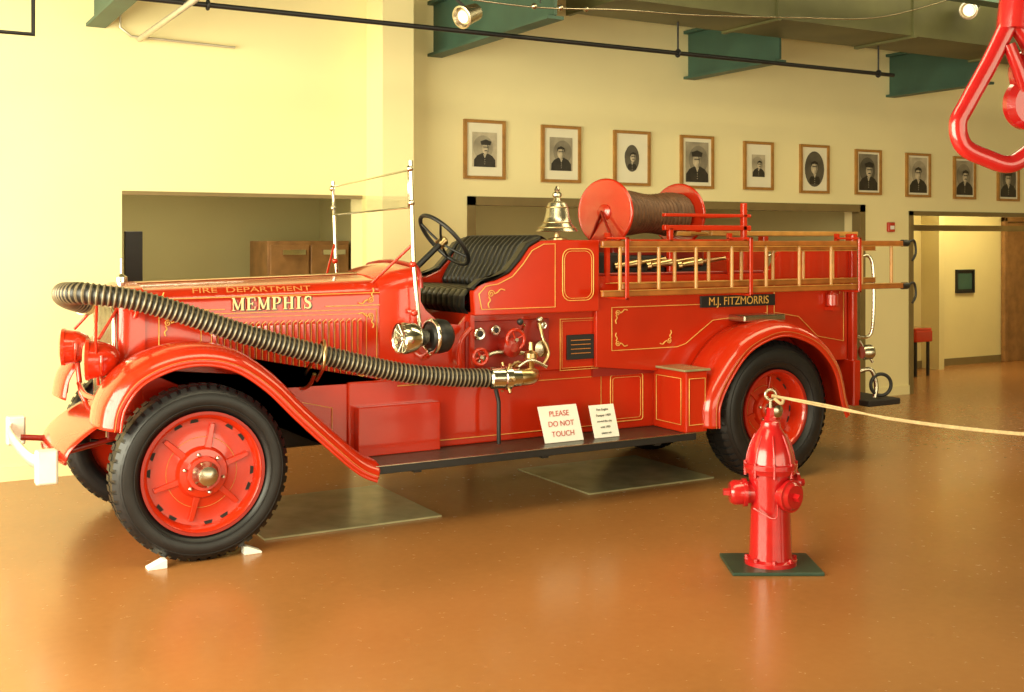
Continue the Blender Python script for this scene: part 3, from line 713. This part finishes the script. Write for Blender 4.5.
# pump panel
box('pump_panel', 3.42, 4.05, 6.56, 6.58, .90, 1.22, REDD, .005)
for i, (x, z, r) in enumerate(((3.50, 1.14, .040), (3.62, 1.16, .034), (3.98, 1.18, .028))):
    lathe('gauge_%d' % i, [(r, 0), (r, .04), (r*.85, .045), (0, .042)], (x, 6.56, z), (0, -1, 0), CHROME, 24)
    lathe('gauge_face_%d' % i, [(r*.8, .043), (0, .046)], (x, 6.56, z), (0, -1, 0), BLACK if i < 2 else CHROME, 24)
for i, (x, z, R) in enumerate(((3.72, 1.10, .065), (3.46, 1.0, .05))):
    torus('valve_wheel_%d' % i, (x, 6.44, z), (0, 1, 0), R, .012, RED, 32, 8)
    cyl('valve_stem_%d' % i, (x, 6.57, z), (x, 6.42, z), .012, NICKEL)
    for k in range(4):
        a = k*math.pi/2+.4
        tube('valve_spoke_%d_%d' % (i, k), [(x, 6.44, z), (x+R*math.cos(a), 6.44, z+R*math.sin(a))], .007, RED)
lathe('pump_outlet', [(.05, 0), (.05, .08), (.065, .085), (.065, .13), (.05, .135), (.03, .15), (0, .15)], (3.70, 6.57, 1.05), (0, -1, 0), REDD, 28)
lathe('pump_outlet_2', [(.04, 0), (.04, .08), (.055, .085), (.055, .12), (.02, .13), (0, .13)], (3.93, 6.57, 1.03), (0, -1, 0), NICKEL, 28)
tube('valve_arm', [(3.93, 6.50, 1.22), (3.93, 6.44, 1.10), (3.96, 6.42, 1.0), (3.92, 6.42, .93)], .012, BRASS, smooth=6)
ball('valve_ball', (3.93, 6.48, 1.22), .024, NICKEL)
tube('drain_pipe', [(3.6, 6.5, .80), (3.6, 6.45, .70), (3.6, 6.45, .43)], .014, BLACK)
tube('pump_handle', [(3.80, 6.50, 1.14), (3.76, 6.40, 1.20), (3.72, 6.38, 1.22)], .010, CHROME); ball('pump_handle_knob', (3.72, 6.38, 1.22), .022, BLACK)
tube('pump_pipe', [(3.35, 6.52, .95), (3.35, 6.50, 1.1), (3.42, 6.5, 1.18)], .018, RED, smooth=6)
tube('pump_pipe_2', [(3.50, 6.53, .96), (3.60, 6.48, 1.02), (3.84, 6.48, 1.0)], .014, NICKEL, smooth=6)

# suction hose
hp = [(1.14, 6.93, 1.38), (1.03, 6.80, 1.42), (.97, 6.62, 1.455), (.98, 6.45, 1.465), (1.06, 6.34, 1.465), (1.27, 6.30, 1.432), (1.52, 6.30, 1.355), (1.91, 6.30, 1.213), (2.39, 6.30, 1.068), (2.83, 6.30, .954), (3.2, 6.30, .90), (3.53, 6.30, .876)]
dense = resample(catmull(hp, 30), .0058)
PITCH = .029
sweep('suction_hose', dense, lambda s: .053+.008*(max(0, math.cos(2*math.pi*s/PITCH))**.7 if math.cos(2*math.pi*s/PITCH) > 0 else 0), HOSEB, 20, HOSEW, lambda s: math.cos(2*math.pi*s/PITCH) > .70)
lathe('suction_coupling', [(.058, -.12), (.07, -.11), (.07, -.02), (.078, -.015), (.078, .03), (.065, .035), (.06, .10), (.0, .10)], (3.56, 6.30, .875), (1, 0, -.03), CHROME, 32)
for k in range(6):
    a = k*math.pi/3
    tube('coupling_lug_%d' % k, [(3.57, 6.30+.07*math.cos(a), .875+.07*math.sin(a)), (3.57, 6.30+.105*math.cos(a), .875+.105*math.sin(a))], .010, BRASS)
tube('suction_elbow', [(3.64, 6.30, .872), (3.74, 6.31, .872), (3.80, 6.38, .872), (3.81, 6.60, .872)], .055, BRASS, smooth=8)
torus('elbow_flange', (3.81, 6.57, .872), (0, 1, 0), .065, .014, BRASS)
lathe('suction_valve', [(.022, 0), (.03, .05), (.045, .07), (.045, .10), (.018, .12), (.014, .17), (0, .17)], (3.77, 6.33, .92), (0, 0, 1), BRASS, 20)
tube('suction_lever', [(3.66, 6.30, .94), (3.74, 6.28, .98), (3.86, 6.28, .93)], .010, CHROME, smooth=4)
lathe('hose_end_cap', [(.066, 0), (.066, .05), (.05, .06), (0, .06)], (1.12, 6.915, 1.386), (.6, .7, -.15), BRASS, 24)
tube('hose_strap', [(2.33, 6.36, .93), (2.32, 6.225, 1.02), (2.33, 6.225, 1.12), (2.35, 6.30, 1.165), (2.36, 6.42, 1.1), (2.36, 6.66, .92)], .010, BRASS, smooth=5)
tube('hose_cradle', [(2.33, 6.40, .96), (2.33, 6.5, .88), (2.33, 6.68, .84)], .012, BRASS, smooth=5)
tube('hose_cradle_front', [(1.30, 6.30, 1.37), (1.32, 6.45, 1.33), (1.36, 6.68, 1.33)], .014, RED, smooth=5)
tube('hose_post', [(1.10, 6.36, 1.41), (1.12, 6.5, 1.2), (1.15, 6.6, .95)], .008, RED)

# siren
ax = (-1, -.12, 0)
lathe('siren_horn', [(.05, 0), (.055, .03), (.075, .06), (.095, .10), (.10, .17), (.095, .185), (.085, .18), (.07, .12), (0, .10)], (3.02, 6.33, 1.155), ax, CHROME, 36)
for k in range(10):
    a = k*math.pi/5
    tube('siren_grille_%d' % k, [(2.86, 6.31+.02*math.cos(a), 1.155+.02*math.sin(a)), (2.84, 6.308+.088*math.cos(a), 1.155+.088*math.sin(a))], .006, CHROME)
lathe('siren_motor', [(0, -.02), (.07, -.01), (.10, .02), (.108, .06), (.10, .11), (.07, .14), (0, .15)], (3.05, 6.335, 1.155), (1, .12, 0), BLACK, 36)
torus('siren_band', (3.06, 6.336, 1.155), (1, .12, 0), .10, .014, CHROME)
tube('siren_bracket', [(3.06, 6.34, 1.06), (3.06, 6.45, 1.02), (3.08, 6.6, 1.04)], .022, CHROME, smooth=5)

def card(name, x0, z0, w, h, lean, lines, ink):
    a = math.radians(12); ys = 6.36; dy = h*math.sin(a); hz = h*math.cos(a); tl = lean
    vs = [(x0, ys, z0), (x0+w, ys, z0), (x0+w-tl, ys+dy, z0+hz), (x0-tl, ys+dy, z0+hz)]
    vs2 = [(v[0], v[1]+.006, v[2]) for v in vs]
    mesh(name, vs+vs2, [(0, 1, 2, 3), (7, 6, 5, 4), (0, 4, 5, 1), (1, 5, 6, 2), (2, 6, 7, 3), (3, 7, 4, 0)], WHITE)
    for i, (s, sz) in enumerate(lines):
        t = 1-(i+.8)/(len(lines)+.6)
        text(name+'_text_%d' % i, s, (x0+w/2-tl*t, ys+dy*t-.003, z0+hz*t), (math.pi/2-a, 0, 0), sz, ink, ext=.0006)
card('notice_card', 3.90, .418, .30, .24, .03, [('PLEASE', .050), ('DO NOT', .050), ('TOUCH', .050)], REDINK)
card('info_card', 4.29, .418, .20, .22, .02, [('Fire Engine', .022), ('Pumper 1929', .022), ('served the city', .02), ('until 1955', .02), ('please ask', .02)], BLACKINK)

# ladders
def ladder(tag, y, x0, x1, zb, zt, nr, horizontal=False, w=.4):
    hh = .019
    if not horizontal:
        boxes('ladder_rails_'+tag, [(x0, x1, y-.014, y+.014, zb-hh, zb+hh), (x0, x1, y-.014, y+.014, zt-hh, zt+hh)], WOOD, .006)
        boxes('ladder_edge_'+tag, [(x0, x1, y-.016, y+.016, zb+hh, zb+hh+.006), (x0, x1, y-.016, y+.016, zt-hh-.006, zt-hh)], RUNG)
        for i in range(nr):
            x = x0+.15+(x1-x0-.3)*i/(nr-1)
            cyl('ladder_rung_%s_%d' % (tag, i), (x, y, zb), (x, y, zt), .013, RUNG, seg=12)
    else:
        boxes('ladder_rails_'+tag, [(x0, x1, y-.02, y+.02, zb-hh, zb+hh), (x0, x1, y+w-.02, y+w+.02, zb-hh, zb+hh)], RUNG, .006)
        for i in range(nr):
            x = x0+.15+(x1-x0-.3)*i/(nr-1)
            cyl('ladder_rung_%s_%d' % (tag, i), (x, y, zb), (x, y+w, zb), .013, RUNG, seg=12)
ladder('outer', 6.34, 4.33, 7.25, 1.385, 1.725, 9)
ladder('inner', 6.42, 4.55, 7.0, 1.43, 1.69, 8)
ladder('top', 6.75, 5.6, 7.15, 1.80, 1.80, 5, True, .42)
boxes('ladder_bracket', [(x, x+.03, 6.30, 6.56, z, z+.015) for x in (4.5, 5.6, 6.7) for z in (1.345, 1.755)] + [(x, x+.03, 6.30, 6.312, 1.345, 1.77) for x in (4.5, 5.6, 6.7)], RED, .004)
boxes('ladder_support_post', [(x, x+.03, 6.53, 6.56, 1.45, 1.80) for x in (4.5, 5.6, 6.7)], RED)
for i, z in enumerate((1.385, 1.725)):
    lathe('ladder_tip_%d' % i, [(.028, 0), (.028, .06), (.01, .09), (0, .09)], (7.22, 6.34, z), (1, 0, 0), BLACK, 16)
    tube('ladder_hook_%d' % i, [(7.28, 6.34, z), (7.36, 6.34, z+.02), (7.38, 6.34, z-.08), (7.34, 6.34, z-.14)], .010, BLACK, smooth=5)

# equipment on top of the body
box('booster_tank', 4.70, 5.55, 6.75, 7.40, 1.30, 1.72, REDD, .02)
boxes('hose_bed_equipment', [(4.5, 4.68, 6.62, 7.4, 1.3, 1.66), (4.72, 5.1, 6.64, 6.73, 1.3, 1.64), (5.15, 5.5, 6.62, 6.73, 1.3, 1.60)], DARK, .02)
for i in range(5):
    sweep('folded_hose_%d' % i, [(5.65, 6.68+i*.18, 1.38), (6.3, 6.68+i*.18, 1.40), (6.78, 6.68+i*.18, 1.40)], lambda s: .075, HOSEC, 14)
for i in range(3):
    lathe('nozzle_%d' % i, [(.03, 0), (.035, .03), (.022, .05), (.03, .2), (.035, .22), (.018, .25), (.012, .45), (.016, .46), (0, .46)], (4.62+.28*i, 6.62, 1.56), (1, 0, .12), BRASS, 20)
# hose reel
rc0 = Vector((4.80, 6.98, 1.955)); rax = Vector((math.cos(.34), math.sin(.34), 0)).normalized()
rl = 1.0
for i, h in enumerate((0, rl)):
    o = rc0+rax*h
    lathe('reel_flange_%d' % i, [(.235, -.012), (.242, 0), (.235, .012), (.21, .004), (.06, .004), (.06, -.02), (.03, -.03), (0, -.03)] if i == 0 else [(0, .03), (.03, .03), (.06, .02), (.21, .004), (.235, .012), (.242, 0), (.235, -.012), (.08, -.006)], o, rax, RED, 48)
    torus('reel_rim_%d' % i, o, rax, .238, .014, RED, 48, 8)
P = []
turns = 20
_, uu, vv = basis(rax)
for k in range(turns*16+1):
    a = 2*math.pi*k/16; h = .03+(rl-.06)*k/(turns*16)
    P.append(rc0+rax*h+(uu*math.cos(a)+vv*math.sin(a))*(.140+.012*math.sin(k/37)))
tube('reel_hose', P, .025, HOSEC)
cyl('reel_drum', rc0, rc0+rax*rl, .12, DARK)
for i, h in enumerate((-.05, rl+.05)):
    o = rc0+rax*h
    tube('reel_stand_%d' % i, [(o.x, o.y-.18, 1.70), (o.x, o.y, o.z), (o.x, o.y+.18, 1.70)], .012, REDD)
boxes('reel_frame', [(5.10, 5.14, 6.60, 6.64, 1.45, 1.84), (5.80, 5.84, 6.60, 6.64, 1.45, 2.03), (5.80, 5.84, 7.46, 7.50, 1.45, 2.03), (5.10, 5.14, 7.46, 7.50, 1.45, 1.84),
                     (5.06, 5.88, 6.60, 6.64, 1.82, 1.86), (5.06, 5.88, 6.60, 6.64, 1.92, 1.945), (5.80, 5.84, 6.60, 7.50, 1.92, 1.945), (5.06, 5.88, 7.46, 7.50, 1.82, 1.86), (4.75, 5.88, 6.60, 6.64, 1.73, 1.755), (4.75, 4.79, 6.60, 7.5, 1.70, 1.73), (5.80, 5.84, 6.6, 7.5, 1.70, 1.73)], RED, .006)

# tail
tube('grab_rail', [(6.92, 6.52, 1.60), (7.02, 6.50, 1.62), (7.05, 6.48, 1.5), (7.05, 6.48, 1.10), (7.02, 6.5, .98), (6.90, 6.52, .98)], .013, CHROME, smooth=6)
tube('grab_rail_far', [(6.92, 7.58, 1.60), (7.02, 7.58, 1.62), (7.05, 7.6, 1.5), (7.05, 7.6, 1.10), (7.02, 7.6, .98), (6.90, 7.58, .98)], .013, CHROME, smooth=6)
box('tail_step', 6.86, 7.22, 6.35, 7.75, .44, .49, DARK, .01)
box('tail_cross', 6.80, 6.88, 6.45, 7.65, .44, .80, RED, .01)
lathe('tail_lamp', [(.05, 0), (.06, .02), (.06, .08), (.045, .1), (0, .1)], (6.9, 6.46, .86), (1, -.2, 0), NICKEL, 24)
tube('tail_valve', [(6.9, 6.50, .70), (6.98, 6.44, .72), (7.02, 6.42, .60), (7.0, 6.42, .5)], .018, NICKEL, smooth=6)
torus('tail_ring', (7.05, 6.40, .60), (.4, 1, 0), .085, .014, BLACK)
tube('tail_cap_chain', [(6.88, 6.46, .95), (6.94, 6.44, .85), (6.98, 6.42, .78)], .01, NICKEL)
lathe('side_lantern', [(.03, 0), (.045, .02), (.045, .1), (.02, .13), (0, .14)], (6.62, 6.50, 1.22), (0, 0, 1), RED, 20)
box('lantern_bracket', 6.58, 6.66, 6.46, 6.54, 1.2, 1.225, RED)
endgroup()

# ------------------------------------------------------------------ floor items
box('drip_plate', 2.05, 3.20, 6.47, 7.5, .0, .012, STEEL, .002)
box('drip_plate.001', 4.35, 5.45, 6.52, 7.5, .0, .012, STEEL, .002)
def chock(name, x, y, s):
    return prism(name, [(x, 0), (x+s*.10, 0), (x+s*.10, .01), (x+s*.02, .045), (x, .045)], y-.035, y+.035, WHITE, .003)
chock('wheel_chock', 1.43, 6.22, -1)
chock('wheel_chock.001', 1.86, 6.26, 1)

# hydrant
def hydrant(name, X, Y):
    group(name, (X, Y, 0)); c = Vector((X, Y, 0))
    R_ = Vector((.8675, -.4975, 0)); F_ = Vector((.4975, .8675, 0))
    q = [(-1, -1), (1, -1), (1, 1), (-1, 1)]
    mesh('base_plate', [c+R_*a*.24+F_*b_*.19+Vector((0, 0, z)) for z in (0, .018) for a, b_ in q],
         [(0, 3, 2, 1), (4, 5, 6, 7), (0, 1, 5, 4), (1, 2, 6, 5), (2, 3, 7, 6), (3, 0, 4, 7)], GREENP, .004)
    lathe('barrel', [(.140, .018), (.140, .040), (.116, .05), (.112, .10), (.106, .30), (.108, .36), (.112, .40), (.118, .50), (.135, .505), (.14, .53), (.142, .532), (.142, .555), (.128, .56), (.122, .60), (.106, .65), (.084, .70), (.062, .735), (.055, .745), (.05, .775), (.035, .785), (0, .785)], c, (0, 0, 1), HYD, 48)
    for k in range(8):
        a = k*math.pi/4+.2
        lathe('base_bolt_%d' % k, [(.012, 0), (.012, .02), (0, .022)], c+Vector((math.cos(a)*.127, math.sin(a)*.127, .04)), (0, 0, 1), HYD, 6)
        lathe('flange_bolt_%d' % k, [(.010, -.065), (.010, .012), (0, .014)], c+Vector((math.cos(a)*.134, math.sin(a)*.134, .555)), (0, 0, 1), HYD, 6)
        tube('bonnet_rib_%d' % k, [c+Vector((math.cos(a)*r, math.sin(a)*r, z)) for r, z in ((.128, .565), (.120, .61), (.104, .66), (.080, .71))], .006, HYD)
    lathe('operating_nut', [(.032, .78), (.032, .80), (.022, .805), (.020, .85), (0, .852)], c, (0, 0, 1), HYD, 5)
    def nozzle(d, r, L, z, tag):
        d = Vector(d).normalized()
        lathe('nozzle_'+tag, [(r*.9, .08), (r*.9, .13), (r*1.15, .132), (r*1.15, .15), (r, .152), (r, L-.02), (r*.8, L), (0, L)], c+Vector((0, 0, z)), d, HYD, 28)
        lathe('nozzle_nut_'+tag, [(.022, L), (.020, L+.035), (0, L+.035)], c+Vector((0, 0, z)), d, HYD, 5)
    nozzle((-.8675, .4975, 0), .066, .22, .395, 'left')
    nozzle((.1, -1, 0), .075, .17, .40, 'front')
    nozzle((.8675, -.4975, 0), .05, .145, .45, 'right')
    tube('chain', [c+Vector((-.06, -.12, .36)), c+Vector((-.09, -.13, .29)), c+Vector((-.14, -.02, .33))], .005, HYD, smooth=6)
    tube('eye_bolt', [c+Vector((0, 0, .84)), c+Vector((0, 0, .89))], .009, NICKEL)
    torus('eye_ring', c+Vector((0, 0, .918)), (.4975, .8675, 0), .028, .008, NICKEL, 28, 8)
    endgroup()
HX, HY = 4.25, 4.62
hydrant('fire_hydrant', HX, HY)
hydrant('fire_hydrant.001', 4.75, 2.75)
group('rope_barrier', (4.5, 3.7, .9))
for j, dz in enumerate((0, .014)):
    pts = []
    for k in range(31):
        t = k/30
        pts.append((HX+.02+(4.75-HX-.02)*t, HY+(2.75-HY)*t, .912-(.14+.02*j)*4*t*(1-t)*.35+dz*math.sin(math.pi*min(1, t*3))))
    tube('strand_%d' % j, pts, .0055, ROPE)
tube('knot', [(HX, HY-.01, .915), (HX+.05, HY-.04, .90), (HX+.03, HY-.05, .875), (HX+.01, HY-.02, .90)], .009, ROPE, smooth=5)
endgroup()

# hanging red hoist hook
hc = Vector((2.80, 2.08, 2.17))
group('hanging_hoist_hook', hc)
U = Vector((.8675, -.4975, 0)); S = .00281
def hp2(dx, dy, d=0): return hc+U*(dx*S)+Vector((0, 0, dy*S))+Vector((.4975, .8675, 0))*d
loop = [(2, 72), (-18, 30), (-42, -14), (-51, -34), (-45, -56), (-22, -68), (0, -74), (18, -64), (34, -48), (40, -25), (30, 5), (20, 45)]
sweep('hook_loop', catmull([hp2(*p) for p in loop]+[hp2(2, 72)], 8), lambda s: .025, HYD, 18)
tube('hook_neck', [hp2(8, 60), hp2(10, 80), hp2(14, 110)], .055, HYD, smooth=4)
lathe('pulley_cheek', [(.0, -.03), (.06, -.028), (.075, -.01), (.075, .01), (.06, .028), (0, .03)], hp2(24, -12, .03), (.3, .9, .1), HYD, 32)
ball('swivel', hp2(22, 18, .03), .055, HYD, (1, .8, 1.2))
tube('safety_latch', [hp2(-2, 45, -.01), hp2(8, 20, -.01), hp2(16, 0, 0)], .018, HYD)
tube('hanger_rod', [hp2(14, 105), (hp2(14, 105).x, hp2(14, 105).y, CZ)], .02, BLACK)
endgroup()

# ------------------------------------------------------------------ lights
def area(name, loc, d, sx, sy, e, col):
    l = bpy.data.lights.new(name, 'AREA'); l.shape = 'RECTANGLE'; l.size = sx; l.size_y = sy; l.energy = e; l.color = col
    o = bpy.data.objects.new(name, l); o.location = loc
    o.rotation_euler = Vector(d).to_track_quat('-Z', 'Y').to_euler(); scene.collection.objects.link(o); return o
area('daylight_area_left', (XL+.05, 4.85, 2.05), (1, .3, 0), 6.4, 3.1, 900, (1, .94, .68))  # area lamp standing in for daylight from the left, window itself added
area('fill_area_front', (4.0, YF+.05, 1.95), (0, 1, 0), 10.5, 3.0, 400, (1, .90, .60))  # added fill lamp behind the camera, no known window there
area('ceiling_light_1', (7.5, 5.5, 4.2), (0, .5, -1), 5, 1.2, 115, (1, .84, .46))
area('ceiling_light_2', (2.5, 4.0, 4.2), (0, .1, -1), 4, 1.2, 110, (1, .88, .54))
area('ceiling_light_3', (12.5, 6.5, 4.2), (0, .5, -1), 3, 1.2, 100, (1, .84, .46))
area('room_light_1', (2.5, 10.6, 2.55), (0, 0, -1), 1.5, .6, 36, (1, .90, .6))
area('room_light_2', (7.0, 10.8, 2.55), (0, 0, -1), 2.0, .6, 22, (1, .8, .5))
area('room_light_3', (13.0, 9.9, 2.55), (0, 0, -1), 2.0, .6, 45, (1, .87, .5))
w = bpy.data.worlds.new('World'); scene.world = w; w.use_nodes = True
w.node_tree.nodes['Background'].inputs[0].default_value = (1, .92, .75, 1)
w.node_tree.nodes['Background'].inputs[1].default_value = 0.5

# ------------------------------------------------------------------ camera
cam = bpy.data.cameras.new('camera'); co = bpy.data.objects.new('camera', cam)
scene.collection.objects.link(co)
co.location = (0, 0, 1.75)
co.rotation_euler = (math.pi/2, 0, -math.atan2(.4975, .8675))
cam.sensor_width = 36; cam.lens = 1140/1024*36
cam.shift_y = -106/1024
cam.clip_start = .05
scene.camera = co
